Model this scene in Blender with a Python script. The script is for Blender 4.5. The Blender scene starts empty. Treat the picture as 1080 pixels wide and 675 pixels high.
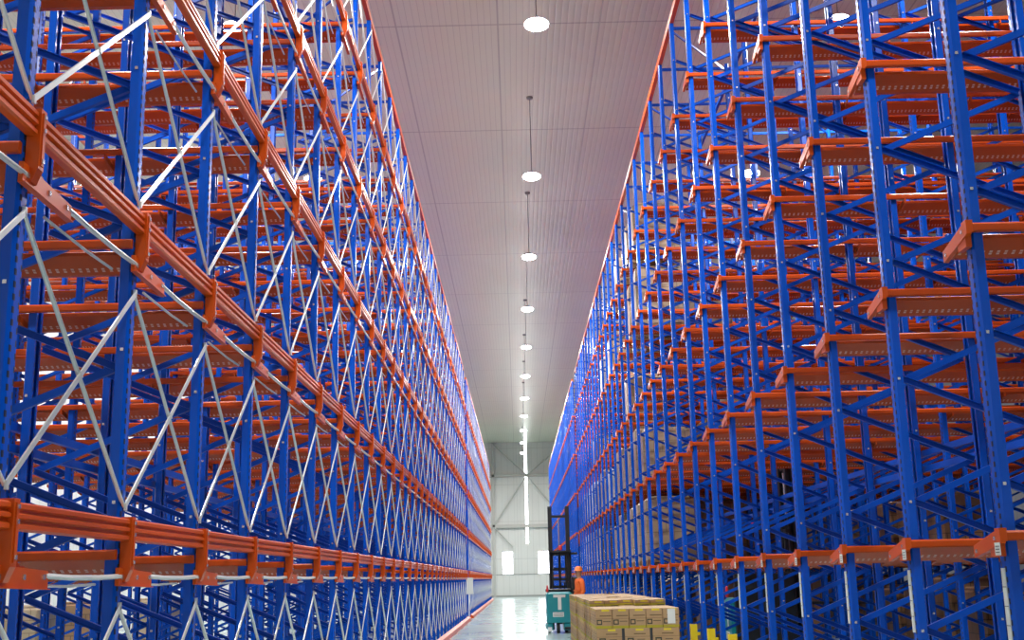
import bpy, bmesh, math, random
from mathutils import Vector, Matrix
random.seed(7)
SC = bpy.context.scene
COL = SC.collection
H = 1.43                      # camera height; all levels below are metres above the floor

# ------------------------------------------------------------------ materials
def new_mat(name):
    m = bpy.data.materials.new(name); m.use_nodes = True
    nt = m.node_tree; b = nt.nodes['Principled BSDF']
    return m, nt, b
def simple(name, col, rough=.5, metal=0., spec=.5, coat=0.):
    m, nt, b = new_mat(name)
    b.inputs['Base Color'].default_value = (*col, 1); b.inputs['Roughness'].default_value = rough
    b.inputs['Metallic'].default_value = metal; b.inputs['Specular IOR Level'].default_value = spec
    b.inputs['Coat Weight'].default_value = coat; b.inputs['Coat Roughness'].default_value = .12
    return m
def N(nt, t, **kw):
    n = nt.nodes.new(t)
    for k, v in kw.items(): setattr(n, k, v)
    return n
def math_n(nt, op, a, b=None, c=None):
    n = nt.nodes.new('ShaderNodeMath'); n.operation = op
    for i, v in enumerate((a, b, c)):
        if v is None: continue
        if isinstance(v, (int, float)): n.inputs[i].default_value = v
        else: nt.links.new(v, n.inputs[i])
    return n.outputs[0]
def mix_col(nt, fac, c1, c2):
    n = nt.nodes.new('ShaderNodeMix'); n.data_type = 'RGBA'
    if isinstance(fac, (int, float)): n.inputs[0].default_value = fac
    else: nt.links.new(fac, n.inputs[0])
    for i, c in ((6, c1), (7, c2)):
        if isinstance(c, tuple): n.inputs[i].default_value = (*c, 1)
        else: nt.links.new(c, n.inputs[i])
    return n.outputs[2]
def obj_xyz(nt):
    tc = N(nt, 'ShaderNodeTexCoord'); s = N(nt, 'ShaderNodeSeparateXYZ')
    nt.links.new(tc.outputs['Object'], s.inputs[0]); return tc, s
def emit(name, col, strength):
    m, nt, b = new_mat(name)
    b.inputs['Base Color'].default_value = (*col, 1)
    b.inputs['Emission Color'].default_value = (*col, 1); b.inputs['Emission Strength'].default_value = strength
    return m

BLUE = (.0008, .075, .50)
def blue_perforated():
    m, nt, b = new_mat('blue_perforated_steel')
    tc, s = obj_xyz(nt)
    # slots punched in two staggered rows down each face that looks across the rack
    z = math_n(nt, 'MULTIPLY', s.outputs['Z'], 1/.05)
    side = math_n(nt, 'GREATER_THAN', s.outputs['Y'], 0)
    zz = math_n(nt, 'FRACT', math_n(nt, 'ADD', z, math_n(nt, 'MULTIPLY', side, .5)))
    dz = math_n(nt, 'ABSOLUTE', math_n(nt, 'SUBTRACT', zz, .5))
    dy = math_n(nt, 'ABSOLUTE', math_n(nt, 'SUBTRACT', math_n(nt, 'ABSOLUTE', s.outputs['Y']), .024))
    hole = math_n(nt, 'MULTIPLY', math_n(nt, 'LESS_THAN', dz, .26), math_n(nt, 'LESS_THAN', dy, .009))
    g = N(nt, 'ShaderNodeNewGeometry'); sn = N(nt, 'ShaderNodeSeparateXYZ'); nt.links.new(g.outputs['Normal'], sn.inputs[0])
    face = math_n(nt, 'GREATER_THAN', math_n(nt, 'ABSOLUTE', sn.outputs['X']), .7)
    hole = math_n(nt, 'MULTIPLY', hole, face)
    nz = N(nt, 'ShaderNodeTexNoise'); nz.inputs['Scale'].default_value = 2.5
    nt.links.new(tc.outputs['Object'], nz.inputs[0])
    col = mix_col(nt, nz.outputs[0], (.0004, .072, .48), (.0006, .092, .62))
    col = mix_col(nt, hole, col, (.002, .01, .05))
    nt.links.new(col, b.inputs['Base Color'])
    b.inputs['Specular IOR Level'].default_value = .35
    r = math_n(nt, 'ADD', math_n(nt, 'MULTIPLY', hole, .5), .24)
    nt.links.new(r, b.inputs['Roughness'])
    return m
def rail_orange():
    m, nt, b = new_mat('orange_rail_steel')
    tc, s = obj_xyz(nt)
    # a line of small punched holes along the sloping sheet
    fx = math_n(nt, 'FRACT', math_n(nt, 'MULTIPLY', s.outputs['X'], 1/.04))
    dx = math_n(nt, 'LESS_THAN', math_n(nt, 'ABSOLUTE', math_n(nt, 'SUBTRACT', fx, .5)), .2)
    def row(y0): return math_n(nt, 'LESS_THAN', math_n(nt, 'ABSOLUTE', math_n(nt, 'SUBTRACT', s.outputs['Y'], y0)), .006)
    rows = math_n(nt, 'ADD', row(.150), row(.166))
    hole = math_n(nt, 'MULTIPLY', dx, rows)
    nz = N(nt, 'ShaderNodeTexNoise'); nz.inputs['Scale'].default_value = 3
    nt.links.new(tc.outputs['Object'], nz.inputs[0])
    col = mix_col(nt, nz.outputs[0], (.50, .058, .004), (.60, .078, .007))
    col = mix_col(nt, hole, col, (.75, .42, .30))
    nt.links.new(col, b.inputs['Base Color']); b.inputs['Roughness'].default_value = .25
    b.inputs['Specular IOR Level'].default_value = .35
    return m
M = {}
M['post'] = blue_perforated()
M['blue'] = simple('blue_painted_steel', BLUE, .3, spec=.25)
M['rail'] = rail_orange()
M['orange'] = simple('orange_painted_steel', (.64, .086, .007), .28, spec=.3)
M['zinc'] = simple('zinc_plated_steel', (.74, .77, .74), .3, .35)
M['bolt'] = simple('bolt_steel', (.75, .75, .75), .25, .8)
M['label'] = simple('white_paper_label', (.72, .74, .70), .6)
M['print'] = simple('label_print', (.04, .04, .04), .6)
M['yellow'] = simple('yellow_painted_steel', (.80, .58, .01), .35)
M['teal'] = simple('teal_truck_paint', (.005, .24, .28), .35, coat=.3)
M['black'] = simple('black_truck_steel', (.012, .013, .015), .4)
M['rubber'] = simple('black_rubber', (.015, .015, .015), .7)
M['white'] = simple('white_painted_metal', (.78, .80, .80), .4)
M['hivis'] = simple('orange_work_vest', (.75, .13, .02), .8)
M['helmet'] = simple('orange_hard_hat', (.80, .20, .02), .35)
M['trouser'] = simple('dark_blue_trousers', (.02, .03, .07), .85)
M['skin'] = simple('skin', (.45, .24, .16), .6)
M['shoe'] = simple('dark_shoe', (.02, .018, .016), .6)
M['wood'] = simple('pallet_wood', (.42, .28, .15), .8)
M['rod'] = simple('grey_rod', (.25, .25, .24), .5)
M['lamp_body'] = simple('lamp_housing', (.55, .56, .58), .4, .3)
M['lens'] = emit('lamp_lens', (1, .98, .95), 48)
M['daylight'] = emit('daylight_pane', (.90, .97, 1), 16.0)
M['strip'] = emit('daylight_strip', (.92, 1, .96), 16.)
M['red'] = simple('red_lamp_glass', (.7, .03, .03), .3)
M['truss'] = simple('grey_truss_steel', (.60, .61, .58), .5)
M['seam'] = simple('wall_joint', (.42, .44, .43), .6)

def carton_mat(name, hgt, lx, ls):
    m, nt, b = new_mat(name)
    tc, s = obj_xyz(nt)
    g = N(nt, 'ShaderNodeNewGeometry'); sn = N(nt, 'ShaderNodeSeparateXYZ'); nt.links.new(g.outputs['Normal'], sn.inputs[0])
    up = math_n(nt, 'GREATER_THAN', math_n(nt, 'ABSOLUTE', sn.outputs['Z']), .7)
    side = math_n(nt, 'SUBTRACT', 1, up)
    facex = math_n(nt, 'GREATER_THAN', math_n(nt, 'ABSOLUTE', sn.outputs['X']), .7)
    # horizontal coordinate on whichever side face is seen
    u = math_n(nt, 'ADD', math_n(nt, 'MULTIPLY', s.outputs['X'], math_n(nt, 'SUBTRACT', 1, facex)), math_n(nt, 'MULTIPLY', s.outputs['Y'], facex))
    z = s.outputs['Z']
    def box(cu, cz, hu, hz):
        a = math_n(nt, 'LESS_THAN', math_n(nt, 'ABSOLUTE', math_n(nt, 'SUBTRACT', u, cu)), hu)
        c = math_n(nt, 'LESS_THAN', math_n(nt, 'ABSOLUTE', math_n(nt, 'SUBTRACT', z, cz)), hz)
        return math_n(nt, 'MULTIPLY', math_n(nt, 'MULTIPLY', a, c), side)
    nz = N(nt, 'ShaderNodeTexNoise'); nz.inputs['Scale'].default_value = 9; nt.links.new(tc.outputs['Object'], nz.inputs[0])
    oi = N(nt, 'ShaderNodeObjectInfo')
    base = mix_col(nt, nz.outputs[0], (.36, .215, .095), (.46, .285, .135))
    base = mix_col(nt, math_n(nt, 'MULTIPLY', oi.outputs['Random'], .35), base, (.50, .34, .18))
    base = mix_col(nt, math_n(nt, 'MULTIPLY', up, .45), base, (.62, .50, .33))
    # yellow-green band along the foot of the carton, and a yellow flash at the top
    col = mix_col(nt, box(0, -hgt + .014, 1, .020), base, (.40, .33, .02))
    col = mix_col(nt, box(.02, hgt - .02, .05, .012), col, (.72, .56, .02))
    # dark square emblem ring printed low left
    outer = box(lx, -.035*ls, .028*ls, .026*ls); inner = box(lx, -.035*ls, .016*ls, .014*ls)
    ring = math_n(nt, 'SUBTRACT', outer, inner)
    col = mix_col(nt, ring, col, (.05, .05, .03))
    col = mix_col(nt, box(.035, -.035, .05, .005), col, (.10, .08, .04))
    col = mix_col(nt, box(.02, .035, .075, .006), col, (.13, .08, .03))
    col = mix_col(nt, box(0, .0, 1, .0018), col, (.12, .08, .04))
    nt.links.new(col, b.inputs['Base Color']); b.inputs['Roughness'].default_value = .7
    return m
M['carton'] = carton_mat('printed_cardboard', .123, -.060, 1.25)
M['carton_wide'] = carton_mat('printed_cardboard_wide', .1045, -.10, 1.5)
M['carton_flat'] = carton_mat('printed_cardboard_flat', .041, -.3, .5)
M['tape'] = simple('parcel_tape', (.50, .36, .17), .25)
def wrapped(name, c1, c2, c3):
    m, nt, b = new_mat(name)
    tc, s = obj_xyz(nt)
    br = N(nt, 'ShaderNodeTexBrick'); br.inputs['Scale'].default_value = 1
    br.inputs['Brick Width'].default_value = .3; br.inputs['Row Height'].default_value = .22; br.inputs['Mortar Size'].default_value = .008
    br.inputs['Color1'].default_value = (*c1, 1); br.inputs['Color2'].default_value = (*c2, 1); br.inputs['Mortar'].default_value = (*c3, 1)
    cmb = N(nt, 'ShaderNodeCombineXYZ')
    nt.links.new(math_n(nt, 'ADD', s.outputs['X'], s.outputs['Y']), cmb.inputs[0]); nt.links.new(s.outputs['Z'], cmb.inputs[1])
    nt.links.new(cmb.outputs[0], br.inputs['Vector'])
    nt.links.new(br.outputs['Color'], b.inputs['Base Color'])
    nz = N(nt, 'ShaderNodeTexNoise'); nz.inputs['Scale'].default_value = 6; nz.inputs['Detail'].default_value = 4
    nt.links.new(tc.outputs['Object'], nz.inputs[0])
    bp = N(nt, 'ShaderNodeBump'); bp.inputs['Strength'].default_value = .35; bp.inputs['Distance'].default_value = .03
    nt.links.new(nz.outputs[0], bp.inputs['Height']); nt.links.new(bp.outputs[0], b.inputs['Normal'])
    b.inputs['Roughness'].default_value = .3
    return m
M['load_brown'] = wrapped('wrapped_brown_cartons', (.24, .13, .065), (.30, .17, .09), (.10, .06, .04))
M['load_tan'] = wrapped('wrapped_tan_cartons', (.37, .28, .18), (.44, .34, .23), (.24, .17, .11))
M['load_white'] = wrapped('wrapped_white_cartons', (.56, .57, .57), (.62, .63, .63), (.44, .44, .44))

def panel_mat(name, axis, base, tint, period, seam_a, seam_b, rough, bump, seam_col, off_a=0., off_b=0.):
    """ribbed sandwich panels: ribs along one axis, panel seams both ways"""
    m, nt, b = new_mat(name)
    tc, s = obj_xyz(nt)
    A = s.outputs[axis[0]]; B = s.outputs[axis[1]]
    ph = math_n(nt, 'FRACT', math_n(nt, 'MULTIPLY', A, 1/period))
    rib = math_n(nt, 'SMOOTH_MIN', math_n(nt, 'MULTIPLY', math_n(nt, 'ABSOLUTE', math_n(nt, 'SUBTRACT', ph, .5)), 4), 1, .2)
    bp = N(nt, 'ShaderNodeBump'); bp.inputs['Strength'].default_value = bump; bp.inputs['Distance'].default_value = .02
    nt.links.new(rib, bp.inputs['Height']); nt.links.new(bp.outputs[0], b.inputs['Normal'])
    def seam(v, per, w, off):
        f = math_n(nt, 'FRACT', math_n(nt, 'ADD', math_n(nt, 'MULTIPLY', math_n(nt, 'SUBTRACT', v, off), 1/per), .5))
        return math_n(nt, 'LESS_THAN', math_n(nt, 'ABSOLUTE', math_n(nt, 'SUBTRACT', f, .5)), w/per/2)
    sm = math_n(nt, 'MAXIMUM', seam(A, seam_a, .03, off_a), seam(B, seam_b, .05, off_b))
    nz = N(nt, 'ShaderNodeTexNoise'); nz.inputs['Scale'].default_value = .35; nt.links.new(tc.outputs['Object'], nz.inputs[0])
    col = mix_col(nt, nz.outputs[0], base, tint)
    groove = math_n(nt, 'LESS_THAN', rib, .16)
    col = mix_col(nt, math_n(nt, 'MULTIPLY', groove, .30), col, seam_col)
    col = mix_col(nt, math_n(nt, 'MULTIPLY', sm, .42), col, seam_col)
    nt.links.new(col, b.inputs['Base Color']); b.inputs['Roughness'].default_value = rough
    return m
M['ceiling'] = panel_mat('ribbed_ceiling_panels', 'XY', (.72, .745, .60), (.78, .80, .66), .13, 2.08, 5.75, .30, .13, (.20, .18, .17), -.18, 21.95)
M['wall_far'] = panel_mat('far_wall_panels', 'XZ', (.80, .82, .79), (.86, .88, .85), .5, 6.0, 3.0, .45, .10, (.50, .52, .50))
M['wall_side'] = panel_mat('side_wall_panels', 'YZ', (.66, .68, .66), (.72, .74, .72), .5, 6.0, 3.0, .5, .12, (.40, .42, .40))
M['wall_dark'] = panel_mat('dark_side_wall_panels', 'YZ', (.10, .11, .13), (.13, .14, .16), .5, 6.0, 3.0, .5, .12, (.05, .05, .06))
def floor_mat():
    m, nt, b = new_mat('green_grey_epoxy')
    tc, s = obj_xyz(nt)
    nz = N(nt, 'ShaderNodeTexNoise'); nz.inputs['Scale'].default_value = .6; nz.inputs['Detail'].default_value = 5
    nt.links.new(tc.outputs['Object'], nz.inputs[0])
    col = mix_col(nt, nz.outputs[0], (.36, .50, .50), (.46, .60, .59))
    def seam(v, per, w):
        f = math_n(nt, 'FRACT', math_n(nt, 'MULTIPLY', v, 1/per))
        return math_n(nt, 'LESS_THAN', math_n(nt, 'ABSOLUTE', math_n(nt, 'SUBTRACT', f, .5)), w/per/2)
    col = mix_col(nt, math_n(nt, 'MULTIPLY', seam(s.outputs['Y'], 6, .03), .5), col, (.2, .3, .3))
    nt.links.new(col, b.inputs['Base Color'])
    nt.links.new(math_n(nt, 'ADD', math_n(nt, 'MULTIPLY', nz.outputs[0], .12), .10), b.inputs['Roughness'])
    n2 = N(nt, 'ShaderNodeTexNoise'); n2.inputs['Scale'].default_value = 3; nt.links.new(tc.outputs['Object'], n2.inputs[0])
    bp = N(nt, 'ShaderNodeBump'); bp.inputs['Strength'].default_value = .06; bp.inputs['Distance'].default_value = .02
    nt.links.new(n2.outputs[0], bp.inputs['Height']); nt.links.new(bp.outputs[0], b.inputs['Normal'])
    return m
M['floor'] = floor_mat()

# ------------------------------------------------------------------ mesh builder
class MB:
    def __init__(s): s.v = []; s.f = []; s.m = []; s.mats = []
    def mi(s, m):
        if m not in s.mats: s.mats.append(m)
        return s.mats.index(m)
    def add(s, vs, fs, m):
        k = len(s.v); i = s.mi(m)
        s.v += [tuple(v) for v in vs]; s.f += [tuple(k + a for a in f) for f in fs]; s.m += [i]*len(fs)
    def box(s, x0, x1, y0, y1, z0, z1, m):
        s.add([(x0,y0,z0),(x1,y0,z0),(x1,y1,z0),(x0,y1,z0),(x0,y0,z1),(x1,y0,z1),(x1,y1,z1),(x0,y1,z1)],
              [(0,3,2,1),(4,5,6,7),(0,1,5,4),(1,2,6,5),(2,3,7,6),(3,0,4,7)], m)
    def rbox(s, x0, x1, y0, y1, z0, z1, r, m):
        """box with chamfered vertical edges and top edge"""
        pts = [(x0+r,y0),(x1-r,y0),(x1,y0+r),(x1,y1-r),(x1-r,y1),(x0+r,y1),(x0,y1-r),(x0,y0+r)]
        cx, cy = (x0+x1)/2, (y0+y1)/2
        ins = [(cx+(px-cx)*(1-2*r/(x1-x0)), cy+(py-cy)*(1-2*r/(y1-y0))) for px, py in pts]
        vs = [(a,b,z0) for a,b in pts]+[(a,b,z1-r) for a,b in pts]+[(a,b,z1) for a,b in ins]
        fs = [tuple(range(7,-1,-1)), tuple(range(16,24))]
        for k in range(8):
            j = (k+1)%8; fs += [(k,j,8+j,8+k),(8+k,8+j,16+j,16+k)]
        s.add(vs, fs, m)
    def prism(s, pts, axis, a0, a1, m, cap=True):
        def P(p, a):
            if axis == 'X': return (a, p[0], p[1])
            if axis == 'Y': return (p[0], a, p[1])
            return (p[0], p[1], a)
        n = len(pts)
        vs = [P(p, a0) for p in pts] + [P(p, a1) for p in pts]
        fs = [(i, (i+1)%n, n+(i+1)%n, n+i) for i in range(n)]
        if cap: fs += [tuple(range(n-1,-1,-1)), tuple(range(n, 2*n))]
        s.add(vs, fs, m)
    def bar(s, p, q, w, h, m, up=(0,0,1)):
        p = Vector(p); q = Vector(q); d = (q-p).normalized(); up = Vector(up)
        a = d.cross(up)
        if a.length < 1e-4: a = d.cross(Vector((0,1,0)))
        a.normalize(); b = a.cross(d).normalized()
        vs = []
        for c in (p, q):
            for sa, sb in ((-1,-1),(1,-1),(1,1),(-1,1)): vs.append(c + a*sa*w/2 + b*sb*h/2)
        s.add(vs, [(0,1,2,3),(7,6,5,4),(0,4,5,1),(1,5,6,2),(2,6,7,3),(3,7,4,0)], m)
    def tube(s, pts, r, m, n=8, caps=True):
        pts = [Vector(p) for p in pts]; rings = []
        rr = r if isinstance(r, (list, tuple)) else [r]*len(pts)
        for i, p in enumerate(pts):
            d = (pts[min(i+1, len(pts)-1)] - pts[max(i-1, 0)]).normalized()
            a = d.cross(Vector((0,0,1)))
            if a.length < 1e-3: a = d.cross(Vector((0,1,0)))
            a.normalize(); b = d.cross(a)
            rings.append([p + (a*math.cos(2*math.pi*k/n) + b*math.sin(2*math.pi*k/n))*rr[i] for k in range(n)])
        vs = [v for ring in rings for v in ring]; fs = []
        for i in range(len(pts)-1):
            for k in range(n):
                j = (k+1)%n; fs.append((i*n+k, i*n+j, (i+1)*n+j, (i+1)*n+k))
        if caps: fs += [tuple(range(n-1,-1,-1)), tuple(range((len(pts)-1)*n, len(pts)*n))]
        s.add(vs, fs, m)
    def lathe(s, prof, m, n=20, c=(0,0)):
        vs = []; fs = []
        for r, z in prof:
            for k in range(n): vs.append((c[0]+r*math.cos(2*math.pi*k/n), c[1]+r*math.sin(2*math.pi*k/n), z))
        L = len(prof)
        for i in range(L-1):
            for k in range(n):
                j = (k+1)%n; fs.append((i*n+k, i*n+j, (i+1)*n+j, (i+1)*n+k))
        fs += [tuple(range(n-1,-1,-1)), tuple(range((L-1)*n, L*n))]
        s.add(vs, fs, m)
    def merge(s, o, off=(0,0,0)):
        for k, f in enumerate(o.f): pass
        base = len(s.v); ox, oy, oz = off
        s.v += [(x+ox, y+oy, z+oz) for x, y, z in o.v]
        mp = [s.mi(m) for m in o.mats]
        s.f += [tuple(base+a for a in f) for f in o.f]; s.m += [mp[i] for i in o.m]
    def mesh(s, name, smooth=False):
        me = bpy.data.meshes.new(name); me.from_pydata(s.v, [], s.f)
        for m in s.mats: me.materials.append(M[m])
        me.polygons.foreach_set('material_index', s.m)
        bm = bmesh.new(); bm.from_mesh(me); bmesh.ops.recalc_face_normals(bm, faces=bm.faces); bm.to_mesh(me); bm.free()
        if smooth: me.polygons.foreach_set('use_smooth', [True]*len(me.polygons))
        me.update(); return me
def link(name, me, parent=None, loc=(0,0,0), rz=0.):
    o = bpy.data.objects.new(name, me); COL.objects.link(o); o.location = loc; o.rotation_euler = (0,0,rz)
    if parent is not None: o.parent = parent
    return o
def empty(name, loc=(0,0,0), rz=0.):
    o = link(name, None, None, loc, rz); o.empty_display_size = .2; return o
def tag(o, label, cat=None, group=None):
    o['label'] = label
    if cat: o['category'] = cat
    if group: o['group'] = group
    return o
def structure(o, label=None):
    o['kind'] = 'structure'
    if label: o['label'] = label
    return o

# ------------------------------------------------------------------ camera (pose solved from the posts and rails of the photo)
F_PX, YAW, PITCH, ROLL = 1231.21, .001, .218, -.0217
right = Vector((math.cos(YAW), math.sin(YAW), 0)); fwd = Vector((-math.sin(YAW), math.cos(YAW), 0)); upv = Vector((0,0,1))
f2 = fwd*math.cos(PITCH) + upv*math.sin(PITCH); u2 = -fwd*math.sin(PITCH) + upv*math.cos(PITCH)
r3 = right*math.cos(ROLL) + u2*math.sin(ROLL); u3 = -right*math.sin(ROLL) + u2*math.cos(ROLL)
cam_d = bpy.data.cameras.new('camera'); cam_d.sensor_width = 36; cam_d.lens = F_PX/1080*36; cam_d.clip_end = 300; cam_d.clip_start = .05
cam = bpy.data.objects.new('camera', cam_d); COL.objects.link(cam)
CP = Vector((0, 0, H))
cam.matrix_world = Matrix(((r3.x, u3.x, -f2.x, CP.x), (r3.y, u3.y, -f2.y, CP.y), (r3.z, u3.z, -f2.z, CP.z), (0,0,0,1)))
SC.camera = cam
def project(p):
    d = Vector(p) - CP; w = d.dot(f2)
    if w < .1: return None
    return 540 + F_PX*d.dot(r3)/w, 337.5 - F_PX*d.dot(u3)/w, w
def score(pts):
    """size in the photo: diagonal of the part's clipped projection; 0 when outside the frame"""
    us = []; vs = []
    for p in pts:
        q = project(p)
        if q is None: continue
        us.append(q[0]); vs.append(q[1])
    if not us: return 0
    u0, u1, v0, v1 = max(min(us), 0), min(max(us), 1080), max(min(vs), 0), min(max(vs), 675)
    if u1 < u0 or v1 < v0: return 0
    w = min(math.dist(p, CP) for p in pts)
    return (math.hypot(u1-u0, v1-v0)+5)/w

# ------------------------------------------------------------------ room
XL, XR, YB, YF, CH = -13.5, 17.0, -6.0, 97.0, H + 11.04
def plane_box(name, x0, x1, y0, y1, z0, z1, mat):
    b = MB(); b.box(x0, x1, y0, y1, z0, z1, mat); return structure(link(name, b.mesh(name)))
plane_box('floor', XL-.2, XR+.2, YB-.2, YF+.2, -.2, 0, 'floor')
plane_box('ceiling', XL-.2, XR+.2, YB-.2, YF+.2, CH, CH+.2, 'ceiling')
plane_box('wall_left', XL-.2, XL, YB-.2, YF+.2, 0, CH, 'wall_side')
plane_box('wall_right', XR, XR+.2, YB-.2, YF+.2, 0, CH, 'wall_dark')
plane_box('wall_back', XL, XR, YB-.2, YB, 0, CH, 'wall_far')
plane_box('wall_front', XL, XR, YF, YF+.2, 0, CH, 'wall_far')
# windows in the far wall
wz = (.37+H, 2.12+H)
for n, (x0, x1) in enumerate(((-1.28, -.47), (1.62, 2.54)), 1):
    b = MB(); b.box(x0, x1, YF-.03, YF-.01, wz[0], wz[1], 'daylight')
    w = structure(link('window_%d' % n, b.mesh('window_pane')), 'bright rectangular window low in the far wall')
    fr = MB(); t = .05
    fr.box(x0-t, x0, YF-.06, YF, wz[0]-t, wz[1]+t, 'white'); fr.box(x1, x1+t, YF-.06, YF, wz[0]-t, wz[1]+t, 'white')
    fr.box(x0, x1, YF-.06, YF, wz[1], wz[1]+t, 'white'); fr.box(x0, x1, YF-.06, YF, wz[0]-t, wz[0], 'white')
    link('window_frame', fr.mesh('window_frame'), w)
b = MB(); b.box(.66, .87, YF-.03, YF-.01, 2.8+H, CH-.05, 'strip')
w = structure(link('window_3', b.mesh('light_strip')), 'tall narrow translucent light strip up the far wall')
fr = MB()
for x in (.63, .87): fr.box(x, x+.03, YF-.05, YF, 2.8+H, CH-.05, 'white')
link('window_frame', fr.mesh('window_frame'), w)
# wall trims: horizontal sills of the far wall and its dado joint, columns
b = MB(); b.box(XL, XR, YF-.28, YF, 4.1+H, 4.32+H, 'truss'); b.box(XL, XR, YF-.35, YF-.28, 4.05+H, 4.12+H, 'truss')
structure(link('trim_1', b.mesh('wall_beam')), 'grey horizontal steel beam across the far wall')
b = MB(); b.box(XL, XR, YF-.28, YF, 8.2+H, 8.42+H, 'truss')
structure(link('trim_2', b.mesh('wall_beam')), 'upper grey horizontal steel beam across the far wall')
b = MB(); b.box(XL, XR, YF-.04, YF, .30+H, .36+H, 'seam')
structure(link('trim_3', b.mesh('wall_joint')), 'horizontal panel joint under the far windows')
b = MB(); b.box(XL, XR, YF-.03, YF, 0, .12, 'seam')
structure(link('baseboard_front', b.mesh('skirting')))
n = 4
for x in (-8.1, -1.95, 4.2, 10.4):
    b = MB(); b.box(x-.1, x+.1, YF-.28, YF, 0, CH, 'truss')
    structure(link('trim_%d' % n, b.mesh('wall_column')), 'grey steel column standing against the far wall'); n += 1
# diagonal wall bracing
def wallbr(name, segs, label):
    b = MB()
    for p, q in segs: b.tube([(p[0], YF-.35, p[1]+H), (q[0], YF-.35, q[1]+H)], .055, 'truss', 8)
    structure(link(name, b.mesh('wall_brace')), label)
wallbr('trim_%d' % n, [((-1.9, 10.9), (.85, 8.3)), ((.85, 8.3), (4.1, 10.9))], 'upper diagonal bracing on the far wall')
wallbr('trim_%d' % (n+1), [((-1.9, 4.3), (.85, 8.25)), ((.85, 8.25), (4.1, 4.3))], 'middle diagonal bracing on the far wall')
wallbr('trim_%d' % (n+2), [((-1.9, 4.1), (-.4, 2.5)), ((4.1, 4.1), (2.6, 2.5))], 'lower diagonal bracing on the far wall')

# ------------------------------------------------------------------ pendant lamps
def lamp_meshes():
    a = MB(); a.lathe([(.04, .09), (.07, .08), (.08, .04), (.15, .02), (.185, .0), (.18, -.01)], 'lamp_body', 20)
    l = MB(); l.lathe([(.178, -.008), (.205, -.03), (.20, -.07), (.15, -.10), (.02, -.11)], 'lens', 20)
    r = MB(); r.tube([(0,0,.08), (0,0,CH-(9.12+H)-.03)], .009, 'rod', 8)
    c = MB(); c.lathe([(.02, CH-(9.12+H)-.06), (.07, CH-(9.12+H)-.05), (.075, CH-(9.12+H))], 'rod', 14)
    return a.mesh('lamp_housing'), l.mesh('lamp_lens', True), r.mesh('hanging_rod'), c.mesh('ceiling_rose')
LH, LL, LR, LC = lamp_meshes()
ld = bpy.data.lights.new('lamp_light', 'AREA'); ld.shape = 'DISK'; ld.size = .34; ld.energy = 640; ld.color = (1, .975, .94)
ORD = ['nearest', 'second', 'third', 'fourth', 'fifth', 'sixth', 'seventh', 'eighth', 'ninth', 'tenth', 'eleventh', 'twelfth', 'thirteenth', 'fourteenth']
rows = [(.50, 'over the aisle', 18.07, 11), (-4.54, 'over the left rack', 17.95, 11), (5.60, 'over the right rack', 18.19, 11), (-9.7, 'far left beyond the left rack', 18., 6)]
for X, where, Y0, cnt in rows:
    ly = [18.07, 25.66, 32.6, 39.3, 46.1, 53., 59.8, 66.5, 73.2, 79.9, 86.7]
    for k in range(-2, cnt):
        yk = (ly[k] if k >= 0 else 18.07+7.0*k) + Y0 - 18.07
        vis = project((X, yk, 9.12+H))
        t = empty('pendant_lamp', (X, yk, 9.12+H))
        lab = ('round white pendant lamp %s, %s from the camera' % (where, ORD[k])) if k >= 0 else ('round white pendant lamp %s, hung %s the camera' % (where, 'just ahead of' if k == -1 else 'almost above'))
        tag(t, lab, 'lamp', 'high-bay lamps hanging from the ceiling')
        link('lamp_housing', LH, t); link('lens', LL, t); link('hanging_rod', LR, t); link('ceiling_rose', LC, t)
        o = bpy.data.objects.new('lamp_light', ld); COL.objects.link(o); o.parent = t; o.location = (0,0,-.125)

# ------------------------------------------------------------------ racks
NK = 5; KS = 1.535
def level(k): return .175 + KS*k + H       # top of rail lip
TOPZ = 7.72 + H
OFFS = [0, 1.03, 2.30, 3.33, 4.60, 5.63, 6.90, 7.93]
PZ = .75; PN0 = -.35 + H                   # lacing pitch and one node height
def put(parent, name, items, cap=100, sub=None):
    """items: list of (MB prototype key, loc, score pts). The best-scoring become objects sharing a mesh, the rest one stuff part."""
    sc = sorted(items, key=lambda it: -score([(a[0]+it[1][0], a[1]+it[1][1], a[2]+it[1][2]) for a in it[2]]))
    cache = {}
    out = []
    for it in sc[:cap]:
        pr = it[0]
        if id(pr) not in cache: cache[id(pr)] = pr.mesh(name)
        o = link(name, cache[id(pr)], parent, it[1]); out.append((o, it))
    if sc[cap:]:
        b = MB()
        for it in sc[cap:]: b.merge(it[0], it[1])
        o = link(name, b.mesh(name), parent); o['kind'] = 'stuff'
    return out, sc[cap:]

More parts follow.
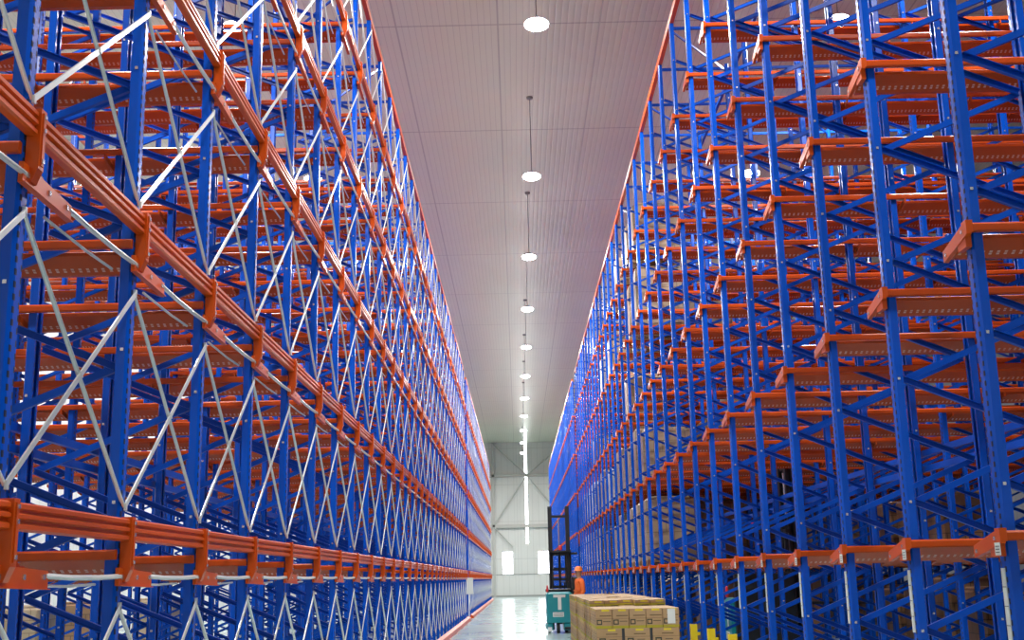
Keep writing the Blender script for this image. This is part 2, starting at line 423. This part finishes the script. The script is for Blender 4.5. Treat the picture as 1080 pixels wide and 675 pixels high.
def chan(b, p, q, sgn):
    """channel bar in a frame plane with two flanges; sgn -1 turns its open side to the near end of the aisle"""
    dx, dz = q[0]-p[0], q[1]-p[1]; l = math.hypot(dx, dz); nx, nz = -dz/l, dx/l; hw = .019; t = .003
    if sgn > 0: y0, y1, yw0, yw1 = .002, .028, .002, .005
    else: y0, y1, yw0, yw1 = -.030, -.002, -.005, -.002
    def slab(a, c, ya, yb):
        pts = [(p[0]+nx*a, p[1]+nz*a), (q[0]+nx*a, q[1]+nz*a), (q[0]+nx*c, q[1]+nz*c), (p[0]+nx*c, p[1]+nz*c)]
        b.prism(pts, 'Y', ya, yb, 'blue')
    slab(-hw, hw, yw0, yw1); slab(-hw, -hw+t, y0, y1); slab(hw-t, hw, y0, y1)
def make_rack(label, side, xf, ys, nfr, braced, seg_top, labels=False, guards=0, cap=100):
    """side -1 left / +1 right; xf: x of the aisle face of the first posts; ys: post row positions"""
    root = empty('pallet_rack', (xf + side*.3, ys[0], 0)); tag(root, label, 'rack', 'drive-in storage racks'); O = root.location
    S = side
    def L(x, y, z=0): return (x-O[0], y-O[1], z)     # to local
    offs = OFFS[:nfr]
    px = [xf + S*(.031+o) for o in offs]              # post centres
    depth = offs[-1] + .10
    # --- post: channel section with returned lips, perforated face to the aisle
    post = MB(); w = .05; d = .029
    prof = [(-d, -w*.55), (-d, w*.55), (-d*.55, w), (d, w), (d, w*.45), (d-.004, w*.45), (d-.004, w-.005), (-d*.5, w-.006), (-d+.005, w*.5), (-d+.005, -w*.5), (-d*.5, -w+.006), (d-.004, -w+.005), (d-.004, -w*.45), (d, -w*.45), (d, -w), (-d*.55, -w)]
    def mkpost(flip):
        b = MB(); p = [((-a if flip else a), c) for a, c in prof]
        b.prism(p, 'Z', .008, TOPZ, 'post'); b.box(-.055, .055, -.07, .07, 0, .008, 'blue')
        z = PN0 - PZ
        while z < TOPZ - .1:
            for yy in (-w-.004, w):
                b.box(-.008, .008, yy, yy+.004, z-.008, z+.008, 'bolt')
            z += PZ
        return b
    pa, pb = mkpost(S < 0), mkpost(S > 0)
    items = []
    for y in ys:
        for j, x in enumerate(px):
            items.append((pa if j % 2 == 0 else pb, L(x, y), [(O[0]-O[0], 0, 0), (0, 0, TOPZ)]))
    # score needs world positions
    def fix(items): return [(a, b, [(p[0]+O[0], p[1]+O[1], p[2]) for p in c]) for a, b, c in items]
    outs, _ = put(root, 'post', fix(items), cap)
    if labels:
        st = MB()
        st.box(-.034, -.0295, -.022, .022, -.36+H, .0+H, 'label')
        for q in range(1, 4): st.box(-.0355, -.0335, -.022, .022, -.36+H+q*.09, -.357+H+q*.09, 'print')
        sm = st.mesh('post_label')
        for o, it in outs:
            if abs(it[1][0] + O[0] - px[0]) < .01 and it[1][1]+O[1] < 30:
                q = link('paper_strip', sm, o); q['label'] = 'white paper strip'
    # --- lacing of the frames
    zs = []; z = PN0 - PZ - (.08 if S < 0 else 0)
    while z + PZ < TOPZ: zs.append(z); z += PZ
    up = MB(); dn = MB(); wdt = .95*S
    chan(up, (.02*S, .0), (wdt, PZ/2), S); chan(dn, (wdt, PZ/2), (.02*S, PZ), -S)
    items = []
    for y in ys:
        for j in range(0, nfr-1, 2):
            x = px[j] + .02*S
            for z in zs:
                for pr in (up, dn):
                    items.append((pr, L(x, y, z), [(0, 0, 0 if pr is up else PZ/2), (wdt, 0, PZ/2)]))
    put(root, 'diagonal_brace', fix(items), cap)
    # --- horizontal ties at the frame heads and feet
    items = []; hb = MB(); hb.bar((0, 0, 0), (S*(px[1]-px[0])*S, 0, 0), .03, .04, 'blue')
    for y in ys:
        for j in range(0, nfr-1):
            ln = abs(px[j+1]-px[j]); key = round(ln, 2)
            for z in ((TOPZ-.06,) if j % 2 else (TOPZ-.06, .15)):
                items.append((key, L(px[j], y, z), [(0,0,0), (S*ln,0,0)]))
    protos = {}
    it2 = []
    for key, loc, pts in items:
        if key not in protos:
            b = MB(); b.bar((S*.03, 0, 0), (S*(key-.03), 0, 0), .03, .04, 'blue'); protos[key] = b
        it2.append((protos[key], loc, pts))
    put(root, 'cross_tie', fix(it2), min(cap, 60))
    # --- pallet rails running into the rack (near lip, sloping sheet beyond the post row)
    rail = MB(); x0 = 0.; x1 = S*depth
    a0, a1 = min(x0, x1), max(x0, x1)
    rail.prism([(-.085,-.048), (-.06,-.048), (-.055,-.040), (-.055,-.008), (-.06,0), (-.078,0), (-.088,-.010), (-.088,-.040)], 'X', a0, a1, 'rail')
    rail.prism([(.052,-.028), (.062,-.022), (.20,-.088), (.235,-.088), (.235,-.110), (.195,-.112), (.056,-.046)], 'X', a0, a1, 'rail')
    for o in offs[1:]:
        xx = S*(o+.11); rail.prism([(-.085,-.045), (.23,-.11), (.23,-.15), (-.085,-.09)], 'X', min(xx, xx+S*.015), max(xx, xx+S*.015), 'rail')
    items = []
    for i, y in enumerate(ys):
        for k in range(NK):
            items.append((rail, L(xf - (0 if S > 0 else 0), y, level(k)), [(0,0,0), (S*depth,0,0)]))
    outs, rest = put(root, 'pallet_rail', fix(items), cap)
    arm = MB()
    if S > 0:
        arm.prism([(-.09, .0), (-.02, -.002), (.25, -.062), (.25, -.122), (-.02, -.075), (-.09, -.06)], 'X', -.035, -.010, 'orange')
        arm.box(-.035, .0, -.09, -.03, -.05, .012, 'orange')
        arm.box(-.03, .0, -.055, .055, -.12, -.03, 'orange')
        for yy, zz in ((-.03, -.035), (.21, -.09)): arm.box(-.041, -.035, yy-.009, yy+.009, zz-.009, zz+.009, 'bolt')
        armx = MB(); armx.merge(arm); armx.box(-.0375, -.0352, -.085, -.02, -.115, -.055, 'label')
        for q in range(3): armx.box(-.0385, -.0372, -.075, -.03, -.075-q*.014, -.071-q*.014, 'print')
    else:
        arm.prism([(-.08, -.085), (.42, -.105), (.42, -.175), (-.08, -.165)], 'X', .003, .022, 'orange')
        arm.prism([(-.08, -.165), (.42, -.175), (.42, -.179), (-.08, -.169)], 'X', .003, .034, 'orange')
        for yy in (-.04, .18, .37): arm.box(.022, .028, yy-.010, yy+.010, -.14, -.12, 'bolt')
        armx = arm
    arms = {}
    bmr = MB()
    for lst, sub in ((outs, True), (rest, False)):
        for e in lst:
            it = e[1] if sub else e
            k0 = it[1][2] < level(0)+.1
            pr = armx if (k0 and S > 0) else arm
            if sub:
                if id(pr) not in arms: arms[id(pr)] = pr.mesh('support_arm')
                link('support_arm', arms[id(pr)], e[0])
            else: bmr.merge(pr, it[1])
    if rest:
        o = link('support_arm', bmr.mesh('support_arm'), root); o['kind'] = 'stuff'
    # --- head beam along the aisle edge and along the back edge
    hb = MB(); items = []; st = ys[1]-ys[0]
    hb.prism([(-.03, 0), (.03, 0), (.03, .10), (.02, .11), (-.02, .11), (-.03, .10)], 'Y', .0, st, 'orange')
    for x in (px[0], px[-1]):
        for y in ys[:-1]: items.append((hb, L(x, y, TOPZ), [(0,0,0), (0,st,0)]))
    put(root, 'head_beam', fix(items), cap)
    # --- blue ties along the rack behind the first frame
    tb = MB(); tb.box(-.02, .02, 0, st, -.025, .025, 'blue'); items = []
    for x, z in ((px[1]+S*.07, .96+H), (px[1]+S*.07, .83+H), (px[1]+S*.07, TOPZ-.15), (px[-1], 3.9+H)):
        for y in ys[:-1]: items.append((tb, L(x, y, z), [(0,0,0), (0,st,0)]))
    put(root, 'spine_tie', fix(items), min(cap, 60))
    # --- diagonals in the roof of the rack
    db = MB(); db.bar((0, 0, 0), (S*1.03, st, 0), .02, .03, 'blue'); items = []
    for j in range(0, nfr-1, 2):
        for i, y in enumerate(ys[:-1]):
            if i % 2 == 0: items.append((db, L(px[j], y, TOPZ-.10), [(0,0,0), (S*1.03,st,0)]))
    put(root, 'roof_brace', fix(items), min(cap, 60))
    # --- floor guide rail along the aisle
    if S < 0:
        gr = MB(); gr.prism([(-.05, 0), (.07, 0), (.05, .10), (-.05, .13)], 'Y', 0, st, 'orange')
        put(root, 'floor_guide', fix([(gr, L(xf+.10, y), [(0,0,0), (0,st,0)]) for y in ys[:-1]]), cap)
    if braced:
        bx = xf + .010                                  # bracing plane in front of the posts
        # ribbed beams
        rb = MB()
        pr = [(-.02, 0), (.012, 0), (.024, .006), (.024, .022), (.010, .030), (.010, .040), (.026, .046), (.026, .060), (.010, .068), (.010, .076), (.024, .082), (.024, .098), (.012, .106), (-.02, .106)]
        rb.prism(pr, 'Y', .028, st-.028, 'orange')
        br = MB()
        br.box(-.02, .034, -.026, .026, -.135, .115, 'orange'); br.box(.034, .040, -.012, .012, -.12, .1, 'orange')
        br.prism([(-.02, -.19), (.01, -.19), (.034, -.13), (-.02, -.13)], 'Y', -.026, .026, 'orange')
        for zz in (-.10, .03, .085): br.box(.040, .045, -.008, .008, zz-.008, zz+.008, 'bolt')
        tie = MB(); tie.tube([(0, .40, 0), (0, .42+(st-.5)*.3, -.007), (0, .42+(st-.5)*.7, -.007), (0, st-.05, 0)], .012, 'zinc', 8)
        tie.tube([(-.10, .40, -.035), (-.10, .9, -.042), (-.10, st-.1, -.035)], .007, 'zinc', 6)
        items = []; it2 = []; it3 = []
        for k in range(NK):
            z = .215 + KS*k + H
            for i, y in enumerate(ys):
                if i < len(ys)-1:
                    items.append((rb, L(bx+.012, y, z), [(0,0,0), (0,st,.1)]))
                    it3.append((tie, L(xf+.015, y, level(k)-.125), [(0,.48,0), (0,st,0)]))
                it2.append((br, L(bx+.012, y, z), [(0,0,-.13), (0,0,.12)]))
        put(root, 'ribbed_beam', fix(items), cap); put(root, 'beam_bracket', fix(it2), cap); put(root, 'tie_rod', fix(it3), cap)
        # zinc cross braces
        items = []
        hgt = 1.444-.383
        u = MB(); u.bar((0, 0, 0), (0, st, hgt), .008, .024, 'zinc'); u.box(-.004, .008, -.009, .009, -.02, .014, 'zinc')
        u.box(-.014, .007, st/2-.012, st/2+.012, hgt/2-.012, hgt/2+.012, 'zinc')
        v = MB(); v.tube([(-.010, 0, hgt), (-.010, st, 0)], .0105, 'zinc', 8)
        v.box(-.014, .004, -.009, .009, hgt-.014, hgt+.02, 'zinc')
        for k in range(-1, 5):
            z = .383 + KS*k + H
            for y in ys[:-1]:
                for pr in (u, v): items.append((pr, L(bx-.002, y, z), [(0,0,0), (0,st,hgt)]))
        put(root, 'cross_brace', fix(items), cap)
    return root, px
RYS = [3.0159 + 1.35*i for i in range(0, 31)]
lroot, lpx = make_rack('blue and orange drive-in rack left of the aisle with silver cross braces', -1, -1.91, RYS, 6, True, True)
rys = [4.3655 + 1.3886*i for i in range(0, 30)]
rroot, rpx = make_rack('blue and orange drive-in rack right of the aisle, open rail ends facing it', 1, 2.33, rys, 8, False, True, labels=True)
make_rack('far section of the left rack, beyond the gap with the white notice', -1, -1.91, [45.6+1.35*i for i in range(29)], 4, True, True, cap=60)
make_rack('far section of the right rack, behind the teal reach truck', 1, 2.30, [46.6+1.3886*i for i in range(28)], 4, False, True, cap=60)

# yellow foot guards in front of the right rack's posts (bolted to the floor)
g = MB(); g.box(-.04, .04, -.05, -.042, 0, .82, 'yellow'); g.box(-.04, -.032, -.042, .05, 0, .82, 'yellow'); g.box(.032, .04, -.042, .05, 0, .82, 'yellow')
g.box(.04, .075, -.045, -.035, .50, .54, 'yellow'); g.box(.04, .075, -.045, -.035, .68, .72, 'yellow'); g.box(-.08, .075, -.08, .08, 0, .012, 'yellow')
gb = MB()
for a in (-.065, .06):
    for c in (-.06, .06): gb.box(a-.01, a+.01, c-.01, c+.01, .012, .022, 'bolt')
gme, gbm = g.mesh('foot_guard'), gb.mesh('anchor_bolt')
ordw = ['nearest', 'second', 'third', 'fourth', 'fifth', 'sixth', 'seventh', 'eighth', 'ninth', 'tenth']
for i in range(1, 9):
    o = link('post_guard', gme, None, (2.205, rys[i]-.14, 0))
    tag(o, 'yellow steel foot guard standing before the right rack, %s post from the camera' % ordw[i-1], 'guard', 'yellow foot guards of the right rack')
    link('anchor_bolt', gbm, o)

# white notice boards between the two left racks
t = empty('notice_post', (-1.86, 44.45, 0)); tag(t, 'white notice board on a narrow stand in the gap of the left rack', 'sign')
b = MB(); b.box(-.05, .05, -.03, .03, 0, .10, 'orange'); b.box(-.02, .02, -.02, .02, .1, 1.45, 'white'); link('stand', b.mesh('stand'), t)
b = MB(); b.box(-.16, .16, -.045, -.02, .9, 1.5, 'label'); link('board', b.mesh('board'), t)

# ------------------------------------------------------------------ pallet loads on the rails of the right rack
def pallet_mb(w, d, m='wood'):
    b = MB()
    for k in range(5): x = -w/2 + k*(w-.10)/4; b.box(x, x+.10, -d/2, d/2, .125, .145, m)
    for k in range(3):
        y = -d/2 + k*(d-.10)/2; b.box(-w/2, w/2, y, y+.10, .105, .125, m)
        for j in range(3): x = -w/2 + j*(w-.12)/2; b.box(x, x+.12, y, y+.10, .02, .105, m)
        b.box(-w/2, w/2, y, y+.10, 0, .02, m)
    return b
PALM = pallet_mb(1.0, 1.0).mesh('pallet')
def load_mesh(hh, mat):
    b = MB(); n = 3
    b.rbox(-.48, .48, -.49, .49, .147, .147+hh, .035, mat)
    b.rbox(-.40, .38, -.42, .40, .147+hh, .147+hh+.05, .02, mat)
    return b.mesh('wrapped_cartons')
LOADM = {(c, h): load_mesh(h, c) for c in ('load_brown', 'load_tan', 'load_white') for h in (.95, 1.15)}
CN = {'load_brown': 'brown cartons', 'load_tan': 'tan cartons', 'load_white': 'white goods'}
lvn = ['first', 'second', 'third', 'fourth', 'fifth']
GAPW = {4: 'fourth'}
def load(x, y, z, c, hh, label, group):
    t = empty('pallet_load', (x, y, z)); tag(t, label, 'pallet load', group)
    link('pallet', PALM, t); link('wrapped_cartons', LOADM[(c, hh)], t)
rnd = random.Random(11)
nth = lambda n: '%d%s' % (n, {1: 'st', 2: 'nd', 3: 'rd'}.get(n if n < 20 else n % 10, 'th'))
depthx = [(2.95, 'at aisle edge'), (4.15, 'one place in'), (5.35, 'two places in'), (7.6, 'deep inside')]
for i in range(5, 29):
    for k in range(-1, 5):
        for dj, (x, dn_) in enumerate(depthx):
            if i < 13:
                p = (.0, .0, .0, .75)[dj] if k < 1 else 0
            else:
                p = ((.75, .5, .4, .8) if k <= 1 else (.22, .12, .1, 0))[dj] if k >= 0 else (.35, .3, .5, .8)[dj]
            if i >= 22 and dj >= 2: p = 0
            key = (i, k, dj)
            force = key in ((13, 3, 0), (13, 4, 0), (14, 0, 0), (14, 1, 0))
            if not force and rnd.random() > p: continue
            ym = (rys[i]+rys[i+1])/2 + .06
            z = 0 if k < 0 else level(k) - .025
            if k < 0 and rys[i] < 27 and dj == 0: continue
            c = 'load_tan' if force else 'load_brown' if (dj and k <= 1) else 'load_tan' if i < 19 else rnd.choice(['load_brown', 'load_brown', 'load_tan', 'load_white'] if dj else ['load_tan', 'load_white', 'load_tan', 'load_brown'])
            if i < 13: c = 'load_brown'
            lv = 'on the floor' if k < 0 else 'on the %s rail level' % lvn[k]
            load(x, ym, z, c, 1.15 if (force or rnd.random() < .5) and k < 4 else .95,
                 'pallet of %s %s, %s, %s lane of right rack' % (CN[c], dn_, 'on floor' if k < 0 else '%s rail level' % lvn[k], nth(i+1)), 'pallet loads in the right rack')
# floor loads behind the left rack
for q, (x, y) in enumerate(((-9.2, 15.), (-9.3, 18.5), (-9.1, 22.), (-9.4, 26.), (-9.2, 30.5))):
    load(x, y, 0, 'load_brown' if q % 2 else 'load_tan', .95, 'pallet of %s on the floor behind the left rack, %s from the camera' % ('brown cartons' if q % 2 else 'tan cartons', ordw[q]), 'pallet loads behind the left rack')

# ------------------------------------------------------------------ cartons stacked on pallets in the aisle
TW, TD, TH = .210, .292, .246             # upright cartons of the top layer
BW, BD, BH = .345, .396, .209             # wider cartons of the layers below
def carton_mb(w, d, h, mat):
    b = MB(); b.rbox(-w/2, w/2, -d/2, d/2, -h/2, h/2, .004, mat)
    # sealing tape over the lid seam and folded down both ends
    b.box(-w/2+.004, w/2-.004, -.024, .024, h/2, h/2+.0006, 'tape')
    return b
CT = carton_mb(TW, TD, TH, 'carton').mesh('carton'); CB = carton_mb(BW, BD, BH, 'carton_wide').mesh('carton'); CF = carton_mb(TW, TD, .082, 'carton_flat').mesh('flat_carton')
P0X, P0Y = 1.52, 15.52                    # middle of the front face
pal_y = [P0Y + .62 + 1.34*k for k in range(6)]
PALC = pallet_mb(1.08, 1.22).mesh('pallet')
places = ['nearest the camera', 'second from camera', 'third from camera', 'fourth from camera', 'fifth from camera', 'farthest from camera']
c5 = ['leftmost', 'second from left', 'middle', 'fourth from left', 'rightmost']; c3 = ['left', 'middle', 'right']
r4 = ['front', 'second', 'third', 'back']; r3_ = ['front', 'middle', 'back']
for p, y in enumerate(pal_y):
    o = link('wooden_pallet', PALC, None, (P0X, y, 0)); tag(o, 'wooden pallet under the carton stack %s' % places[p], 'pallet', 'wooden pallets in the aisle')
    zb = .1455; dx = rnd.uniform(-.015, .015) if p else 0
    for l in range(3):
        for r in range(3):
            for c in range(3):
                z = zb + BH/2 + l*(BH+.0012)
                o = link('carton', CB, None, (P0X + (c-1)*(BW+.015) + dx, y - .60 + BD/2 + r*(BD+.004), z))
                tag(o, 'wide carton, %s layer, %s row, %s column, pallet %s' % (['bottom', 'second', 'third'][l], r3_[r], c3[c], places[p]), 'carton', 'wide cartons stacked on pallets')
                if p == 0 and l == 2 and r == 0 and c < 2:
                    b = MB(); b.box(BW/2+.0005, BW/2+.0145, -BD/2+.004, -BD/2+.03, -BH/2, BH/2, 'print'); b.box(BW/2-.022, BW/2+.0005, -BD/2-.003, -BD/2-.0005, -BH/2, BH/2, 'print')  # black boxes stand for the shade in the gap between two cartons
                    q = link('gap_shade', b.mesh('gap_shade'), o); q['label'] = 'black strip painted as shade in the carton gap'
    z1 = zb + 3*(BH+.0012)
    for r in range(4):
        for c in range(5):
            o = link('carton', CT, None, (P0X + (c-2)*(TW+.006) + dx + rnd.uniform(-.0015, .0015), y - .60 + TD/2 + r*(TD+.008) + rnd.uniform(-.002, .002), z1 + TH/2))
            tag(o, 'upright top-layer carton, %s row, %s, pallet %s' % (r4[r], c5[c], places[p]), 'carton', 'upright cartons topping the stacks')
            if p == 0 and r == 0 and c == 4:
                b = MB(); b.box(-.045, .055, -TD/2-.003, -TD/2-.0005, -.075, .11, 'label'); q = link('shipping_sheet', b.mesh('shipping_sheet'), o); q['label'] = 'blank white paper sheet'
    if p:
        for r in range(4):
            for c in range(5):
                if rnd.random() < .15: continue
                o = link('flat_carton', CF, None, (P0X + (c-2)*(TW+.006) + dx + rnd.uniform(-.002, .002), y - .60 + TD/2 + r*(TD+.008), z1 + TH + .0425))
                tag(o, 'flat carton on top, %s row, %s, pallet %s' % (r4[r], c5[c], places[p]), 'carton', 'flat cartons on top of the stacks')

# ------------------------------------------------------------------ reach truck
def wheel(r, w, hub=True):
    b = MB(); prof = [(r*.55, -w/2), (r*.9, -w/2), (r, -w*.32), (r, w*.32), (r*.9, w/2), (r*.55, w/2)]
    b2 = MB(); b2.lathe(prof, 'rubber', 24); b2.lathe([(r*.2, -w*.52), (r*.56, -w*.40), (r*.56, w*.40), (r*.2, w*.52)], 'white', 20)
    b.v = [(z, x, y) for x, y, z in b2.v]; b.f = b2.f; b.m = b2.m; b.mats = b2.mats
    return b
t = empty('reach_truck', (1.12, 31.75, 0)); tag(t, 'teal reach truck with tall black mast standing in the aisle', 'forklift')
b = MB(); b.rbox(-.40, .28, .0, .95, .27, 1.06, .05, 'teal'); b.rbox(-.40, -.24, .02, .95, .08, .27, .03, 'teal'); b.rbox(.04, .28, .02, .95, .08, .27, .03, 'teal'); b.rbox(-.40, .28, .35, .95, 1.06, 1.14, .02, 'black'); link('body', b.mesh('body'), t)
b = MB(); b.rbox(.06, .26, -.02, .02, .10, .16, .008, 'black'); link('bumper', b.mesh('bumper'), t)
b = MB(); b.box(-.22, .10, -.006, -.001, .92, .99, 'label'); b.box(-.10, -.01, -.006, -.001, .60, .92, 'label'); link('white_sticker', b.mesh('sticker'), t)['label'] = 'white T-shaped sticker'
b = MB(); b.box(-.24, .05, -.006, -.001, .42, .54, 'label')
for q in range(3): b.box(-.22, .03, -.008, -.006, .445+q*.03, .455+q*.03, 'print')
link('white_sticker', b.mesh('sticker'), t)['label'] = 'white rectangular sticker'
for x, y, r in ((-.10, .15, .14), (.14, .9, .07), (.22, 1.5, .12), (-.30, 1.5, .12)):
    link('wheel', wheel(r, .09).mesh('wheel', False), t, (x, y, r))
b = MB(); b.rbox(.28, .46, .05, 1.0, .10, 1.45, .03, 'black'); link('operator_cell', b.mesh('operator_cell'), t)
for x in (-.23, .25):
    b = MB(); b.prism([(x-.055, .98), (x+.055, .98), (x+.055, 1.0), (x-.03, 1.0), (x-.03, 1.06), (x+.055, 1.06), (x+.055, 1.08), (x-.055, 1.08)], 'Z', .05, 3.36, 'black')
    link('mast_upright', b.mesh('mast_upright'), t)
    b = MB(); b.prism([(x-.035, 1.09), (x+.035, 1.09), (x+.035, 1.14), (x-.035, 1.14)], 'Z', .08, 3.30, 'black'); link('inner_mast', b.mesh('inner_mast'), t)
for z in (3.05, 2.05, 1.35):
    b = MB(); b.box(-.20, .22, 1.0, 1.05, z, z+.07, 'black'); link('mast_crossbar', b.mesh('mast_crossbar'), t)
b = MB(); b.box(-.27, .29, 1.15, 1.19, 1.62, 1.70, 'black'); b.box(-.27, .29, 1.15, 1.19, 2.02, 2.12, 'black'); b.box(-.27, .29, 1.15, 1.19, 1.15, 1.22, 'black')
for x in (-.27, -.20, -.02, .16, .25): b.box(x, x+.04, 1.15, 1.19, 1.15, 2.12, 'black')
link('load_backrest', b.mesh('load_backrest'), t)
b = MB(); b.tube([(.01, 1.02, .2), (.01, 1.02, 2.3)], .035, 'black', 10); b.tube([(.01, 1.02, 2.3), (.01, 1.02, 3.0)], .02, 'bolt', 8); link('lift_cylinder', b.mesh('lift_cylinder'), t)
for x in (-.22, .20):
    b = MB(); b.prism([(1.19, 1.05), (1.24, 1.05), (1.24, .98), (2.25, .95), (2.25, .93), (1.19, .94)], 'X', x-.05, x+.05, 'black'); link('fork', b.mesh('fork'), t)
for x in (-.36, .30):
    b = MB(); b.rbox(x-.05, x+.07, .95, 1.75, .08, .22, .01, 'teal'); link('outrigger', b.mesh('outrigger'), t)
b = MB()
for x in (-.24, .30):
    b.tube([(x, .95, 1.1), (x, .9, 2.12)], .025, 'black', 8)
b.box(-.26, .32, .50, .97, 2.12, 2.15, 'black'); b.box(.30, .50, .88, .94, 2.04, 2.10, 'black'); link('overhead_guard', b.mesh('overhead_guard'), t)
b = MB(); b.lathe([(.05, 2.16), (.055, 2.2), (.045, 2.27), (.01, 2.29)], 'red', 14, (.02, .5)); link('beacon', b.mesh('beacon'), t)
b = MB(); b.tube([(.1, .3, 1.14), (.1, .25, 1.30)], .02, 'black', 8); b.lathe([(.10, 1.30), (.11, 1.315), (.10, 1.33)], 'black', 16, (.1, .24)); link('steering_wheel', b.mesh('steering_wheel'), t)
b = MB(); b.lathe([(.025, 1.06), (.03, 1.10), (.02, 1.22), (.005, 1.24)], 'red', 10, (-.37, .06)); link('marker_light', b.mesh('marker_light'), t)
b = MB(); b.rbox(-.38, -.27, -.01, .03, .05, .16, .005, 'white'); link('head_lamp', b.mesh('head_lamp'), t)

# a second truck driven into a lane of the right rack
t2 = t.copy(); COL.objects.link(t2); t2.location = (3.3, (rys[10]+rys[11])/2+.09, 0); t2.rotation_euler = (0, 0, -math.pi/2)
tag(t2, 'teal reach truck parked inside a lane of the right rack, half hidden by posts', 'forklift')
for ch in [c for c in t.children]:
    c = ch.copy(); COL.objects.link(c); c.parent = t2

# ------------------------------------------------------------------ the person beside the truck
def skin_obj(name, pts, edges, radii, mat, parent, lv=2):
    me = bpy.data.meshes.new(name); me.from_pydata(pts, edges, []); o = bpy.data.objects.new(name, me); COL.objects.link(o)
    o.parent = parent; me.materials.append(M[mat])
    md = o.modifiers.new('s', 'SKIN'); md.use_smooth_shade = True
    for i, r in enumerate(radii):
        me.skin_vertices[0].data[i].radius = (r, r) if not isinstance(r, tuple) else r
        me.skin_vertices[0].data[i].use_root = (i == 0)
    ms = o.modifiers.new('u', 'SUBSURF'); ms.levels = lv; ms.render_levels = lv
    return o
pr_ = empty('person', (1.57, 31.30, 0), -1.25); pr_.scale = (.96,)*3; tag(pr_, 'person in an orange work vest and orange hard hat standing beside the reach truck', 'person')
# one continuous body: pelvis root, spine, head, arms with fingers, legs
P = []; E_ = []; Rr = []
def vtx(p, r, par=None):
    P.append(p); Rr.append(r)
    if par is not None: E_.append((par, len(P)-1))
    return len(P)-1
pel = vtx((0,0,.93), (.135,.10)); wst = vtx((0,.01,1.06), (.125,.09), pel); ch = vtx((0,.01,1.26), (.15,.105), wst); nb = vtx((0,.02,1.41), (.09,.07), ch)
nk = vtx((0,.01,1.48), .052, nb); hd0 = vtx((0,-.005,1.54), (.068,.08), nk); hd1 = vtx((0,0,1.62), (.076,.095), hd0); hd2 = vtx((0,.005,1.69), (.06,.075), hd1)
for s in (-1, 1):
    sh = vtx((s*.17,.02,1.38), .058, nb); el = vtx((s*.235,.03,1.12), .042, sh); wr = vtx((s*.24,-.10,.90), .028, el); pm = vtx((s*.235,-.13,.83), (.022,.034), wr)
    for q, (dy, ln) in enumerate(((-.03,.07), (-.012,.08), (.008,.075), (.026,.06))):
        f1 = vtx((s*.232, -.14+dy, .80), .0095, pm); f2_ = vtx((s*.226, -.145+dy, .80-ln*.55), .0088, f1); vtx((s*.215, -.14+dy, .80-ln), .0078, f2_)
    t1 = vtx((s*.22,-.165,.84), .011, pm); vtx((s*.21,-.185,.80), .009, t1)
    hp = vtx((s*.09,0,.86), .088, pel); kn = vtx((s*.10,-.01,.48), .058, hp); cf = vtx((s*.10,.02,.32), .055, kn); an = vtx((s*.105,.02,.09), .038, cf); ft = vtx((s*.11,-.06,.045), (.04,.032), an); vtx((s*.115,-.15,.035), (.038,.026), ft)
body = skin_obj('body', P, E_, Rr, 'skin', pr_)
# clothing follows the same joints, a little larger
def garment(name, chain, mat, lab=None):
    pts = [c[0] for c in chain]; o = skin_obj(name, pts, [(c[2], i) for i, c in enumerate(chain) if c[2] is not None], [c[1] for c in chain], mat, pr_)
    return o
garment('work_vest', [((0,0,1.0), (.155,.125), None), ((0,.01,1.13), (.155,.12), 0), ((0,.01,1.28), (.18,.125), 1), ((0,.015,1.42), (.11,.09), 2), ((-.175,.02,1.375), .075, 3), ((.175,.02,1.375), .075, 3), ((-.24,.03,1.12), .056, 4), ((.24,.03,1.12), .056, 5), ((-.243,-.08,.93), .042, 6), ((.243,-.08,.93), .042, 7), ((0,0,.90), (.155,.125), 0)], 'hivis')
garment('trousers', [((0,0,.93), (.15,.115), None), ((-.09,0,.84), .10, 0), ((.09,0,.84), .10, 0), ((-.10,-.01,.48), .075, 1), ((.10,-.01,.48), .075, 2), ((-.104,.02,.12), .06, 3), ((.104,.02,.12), .06, 4)], 'trouser')
for s in (-1, 1):
    b = MB(); b.rbox(s*.112-.05, s*.112+.05, -.20, .07, 0, .09, .02, 'shoe'); link('shoe', b.mesh('shoe'), pr_)
b = MB(); b.lathe([(.125, 1.655), (.12, 1.665), (.108, 1.67), (.104, 1.72), (.08, 1.765), (.03, 1.785)], 'helmet', 20); b.rbox(-.08, .08, -.17, -.09, 1.655, 1.668, .004, 'helmet'); link('hard_hat', b.mesh('hard_hat', True), pr_)
b = MB(); b.prism([(-.095, 1.595), (-.125, 1.59), (-.10, 1.63)], 'X', -.012, .012, 'skin')
for s in (-1, 1): b.box(s*.035-.012, s*.035+.012, -.098, -.092, 1.630, 1.642, 'print'); b.rbox(s*.082-.01, s*.082+.01, -.01, .02, 1.58, 1.64, .004, 'skin')
b.box(-.022, .022, -.096, -.088, 1.560, 1.567, 'red'); link('face', b.mesh('face'), pr_)

# ------------------------------------------------------------------ world and view
wd = bpy.data.worlds.new('world'); SC.world = wd; wd.use_nodes = True
wd.node_tree.nodes['Background'].inputs[0].default_value = (.9, .95, 1, 1); wd.node_tree.nodes['Background'].inputs[1].default_value = .3
vs = SC.view_settings; vs.view_transform = 'Standard'; vs.look = 'None'; vs.gamma = 1; vs.use_curve_mapping = False; vs.exposure = -.68
cy = SC.cycles
cy.max_bounces = 6; cy.diffuse_bounces = 2; cy.glossy_bounces = 4; cy.sample_clamp_indirect = 4; cy.use_denoising = True; cy.use_light_tree = True
cy.caustics_reflective = False; cy.caustics_refractive = False
